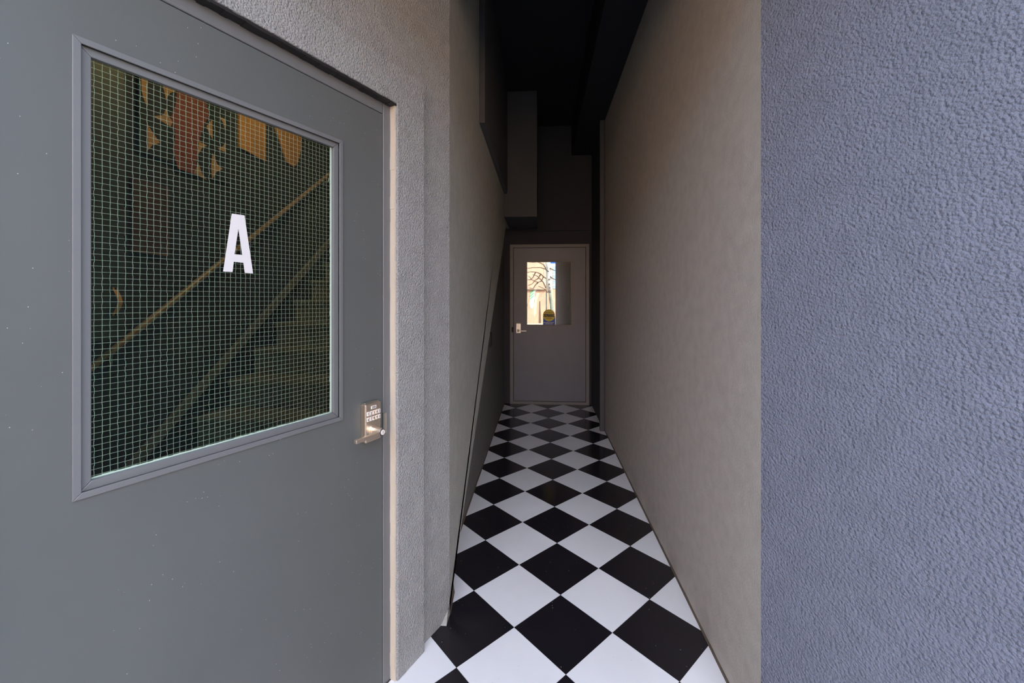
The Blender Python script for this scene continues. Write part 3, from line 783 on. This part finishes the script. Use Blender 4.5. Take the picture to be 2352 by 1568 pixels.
# ------------------------------------------------------------------ sunlit far side of the street (mirrored in the far pane)
YF = -11.0
def QP(px, py, off=0.0): return mirror_hit(px, py, THG, YF + off)
z8 = lambda L: [(1160 + x / 6.815, 560 + y / 6.815) for x, y in L]
def flatQ(mb, pix, d0, d1): mb.prism([QP(x, y, d0) for x, y in pix], Vector((0, d1 - d0, 0))); return mb
M_CREAM = paint('cream_render', (0.58, 0.50, 0.33, 1), 0.9, 0.003, 8, amount=.08)
M_GREY = paint('grey_green_bark', (0.26, 0.27, 0.21, 1), 0.9, 0.02, 8, amount=.3)
M_PALE = paint('pale_plane_bark', (0.62, 0.58, 0.48, 1), 0.9, 0.02, 5, amount=.25)
M_BRCH = paint('brown_branch', (0.13, 0.085, 0.06, 1), 0.9, 0.01, 10, amount=.2)
M_GRN = paint('green_paint', (0.10, 0.50, 0.18, 1), 0.7, 0.001, 8)
M_PEAL = paint('peach_paint', (0.50, 0.31, 0.21, 1), 0.8, 0.001, 8, amount=.08)
M_WHT2 = paint('white_paint', (0.68, 0.66, 0.64, 1), 0.8, 0.001, 8)
M_SLATE = paint('slate_blue_glass', (0.30, 0.42, 0.50, 1), 0.4, 0.001, 8)
mur = empty('wall_mural', (QP(1230, 745).x, YF, .1)); tag(mur, 'painted arch with pale and green bands on the facade mirrored in the far pane', 'mural')
part('arch_ground', flatQ(MB(), z8([(345, 1240), (345, 1000), (375, 860), (420, 770), (500, 725), (580, 740), (640, 860), (670, 1020), (690, 1240)]), .004, .03), M_PEAL, mur)
part('white_band', flatQ(MB(), z8([(385, 930), (395, 800), (460, 705), (500, 700), (460, 780), (470, 880), (430, 1010), (400, 1000)]), .031, .036), M_WHT2, mur)
for yy in (760, 800, 840): part('green_stripe', flatQ(MB(), z8([(392, yy + 10), (445, yy - 40), (450, yy - 22), (390, yy + 34)]), .037, .041), M_GRN, mur)
part('cream_band', flatQ(MB(), z8([(440, 1080), (450, 900), (500, 770), (540, 770), (500, 880), (485, 1090), (460, 1140)]), .031, .036), M_CREAM, mur)
part('brown_column', flatQ(MB(), z8([(525, 1240), (535, 900), (550, 890), (565, 1240)]), .031, .038), M_BRCH, mur)
fac = empty('facade_trim', (QP(1250, 700).x, YF, .1)); tag(fac, 'cream pier and brown ledge of the facade mirrored in the far pane', 'facade')
part('wall_ledge', flatQ(MB(), z8([(250, 708), (640, 714), (640, 724), (250, 718)]), .004, .12), M_BRCH, fac)
part('cream_pier', flatQ(MB(), z8([(600, 100), (745, 100), (745, 1240), (690, 1240), (690, 760), (560, 520), (615, 520)]), .004, .02), M_CREAM, fac)
part('blue_window', flatQ(MB(), z8([(748, 330), (800, 330), (800, 700), (748, 700)]), .004, .03), M_SLATE, fac)
for yy in (480, 560, 640): part('window_bar', flatQ(MB(), z8([(746, yy), (800, yy), (800, yy + 12), (746, yy + 12)]), .031, .05), M_WHT2, fac)
mb = MB(); mb.box(-14, 14, YF + .001, YF + 2.4, -.006, .12)
kb = part('street_kerb', mb, M_CREAM); tag(kb, kind='structure')
YT = -8.3
def TP(x, y, Y): return mirror_hit(1160 + x / 6.815, 560 + y / 6.815, THG, Y)
tr = empty('bare_tree', (TP(745, 1300, YT).x, YT, .0)); tag(tr, 'bare tree with a pale blotched trunk across the street, mirrored in the far pane', 'tree')
mb = MB(); g_ = TP(752, 1400, YT); mb.tube([(g_.x, YT, -.006), TP(748, 1200, YT), TP(735, 1000, YT), TP(712, 820, YT), TP(700, 760, YT)], [.17, .13, .10, .075, .07], 14)
part('lower_trunk', mb, M_GREY, tr, smooth=True)
mb = MB(); mb.tube([TP(700, 765, YT), TP(700, 700, YT), TP(692, 600, YT), TP(690, 450, YT), TP(670, 300, YT), TP(650, 100, YT), TP(660, -200, YT), TP(640, -600, YT)], [.08, .13, .15, .14, .12, .11, .09, .05], 14)
up = part('upper_trunk', mb, M_PALE, tr, smooth=True)
for kx, ky in ((690, 555), (690, 630), (697, 688)):
    p = TP(kx, ky, YT + .13); mb = MB(); mb.tube([p, p + Vector((0, .035, 0))], .04, 8); part('knot', mb, M_BRCH, up)
br = [[(640, 540), (600, 510), (560, 470), (480, 440), (400, 435), (330, 450)], [(690, 440), (640, 400), (560, 370), (440, 370), (330, 385)],
      [(560, 470), (520, 540), (470, 570), (420, 630), (360, 650)], [(600, 520), (570, 580), (520, 600), (480, 590), (420, 560), (370, 500)],
      [(640, 690), (600, 600), (560, 560), (500, 500), (430, 480)], [(480, 440), (440, 520), (400, 560), (350, 560)],
      [(700, 380), (740, 400), (790, 420)], [(640, 400), (610, 330), (560, 300), (500, 280), (420, 290)], [(520, 600), (470, 650), (440, 700), (380, 690)], [(700, 500), (740, 540), (790, 560)],
      [(700, 720), (660, 760), (640, 720), (590, 690), (520, 660)]]
for L in br:
    mb = MB(); mb.tube([TP(x, y, YT + .1 + .25 * i / len(L)) for i, (x, y) in enumerate(L)], [.030 - .018 * i / len(L) for i in range(len(L))], 6)
    part('branch', mb, M_BRCH, tr)
bs = empty('sign_board', (TP(715, 345, -9).x, -9, 0)); tag(bs, 'blue board on a post across the street, mirrored at the far pane top', 'sign')
a = TP(648, 230, -9); b_ = TP(800, 350, -9); xa, xb_ = min(a.x, b_.x), max(a.x, b_.x); zm = b_.z + (a.z - b_.z) * .35
mb = MB(); mb.box(xa, xb_, -9.02, -8.98, b_.z, zm); part('pale_strip', mb, M_WHT2, bs)
mb = MB(); mb.box(xa, xb_, -9.02, -8.98, zm, a.z); part('blue_strip', mb, M_BLUE, bs)
mb = MB(); mb.box(xa - .03, xa + .03, -9.09, -9.03, .0, a.z + .1); part('post', mb, M_STEEL, bs)
# dark curtain behind the wired half of the far pane
M_CURT = paint('dark_curtain', (0.03, 0.036, 0.031, 1), 0.9, 0.001, 40, spec=.2)
cu = empty('curtain', (.12, YE + .2, 0)); tag(cu, 'dark folded curtain hanging behind the far door pane', 'curtain')
mb = MB(); n = 48; x0, x1 = -.55, .85
top = [(x0 + (x1 - x0) * i / n, YE + .21 + .018 * math.sin(i * 1.1) + .006 * math.sin(i * 2.7)) for i in range(n + 1)]
for (ax, ay), (bx_, by) in zip(top[:-1], top[1:]):
    mb.hexa([(ax, ay, 0.0), (bx_, by, 0.0), (bx_, by + .004, 0.0), (ax, ay + .004, 0.0), (ax, ay, 2.35), (bx_, by, 2.35), (bx_, by + .004, 2.35), (ax, ay + .004, 2.35)])
part('cloth', mb, M_CURT, cu, smooth=True)
mb = MB(); mb.tube([(-.65, YE + .21, 2.36), (.9, YE + .21, 2.36)], .012, 8); part('curtain_rod', mb, M_BLACK, cu)
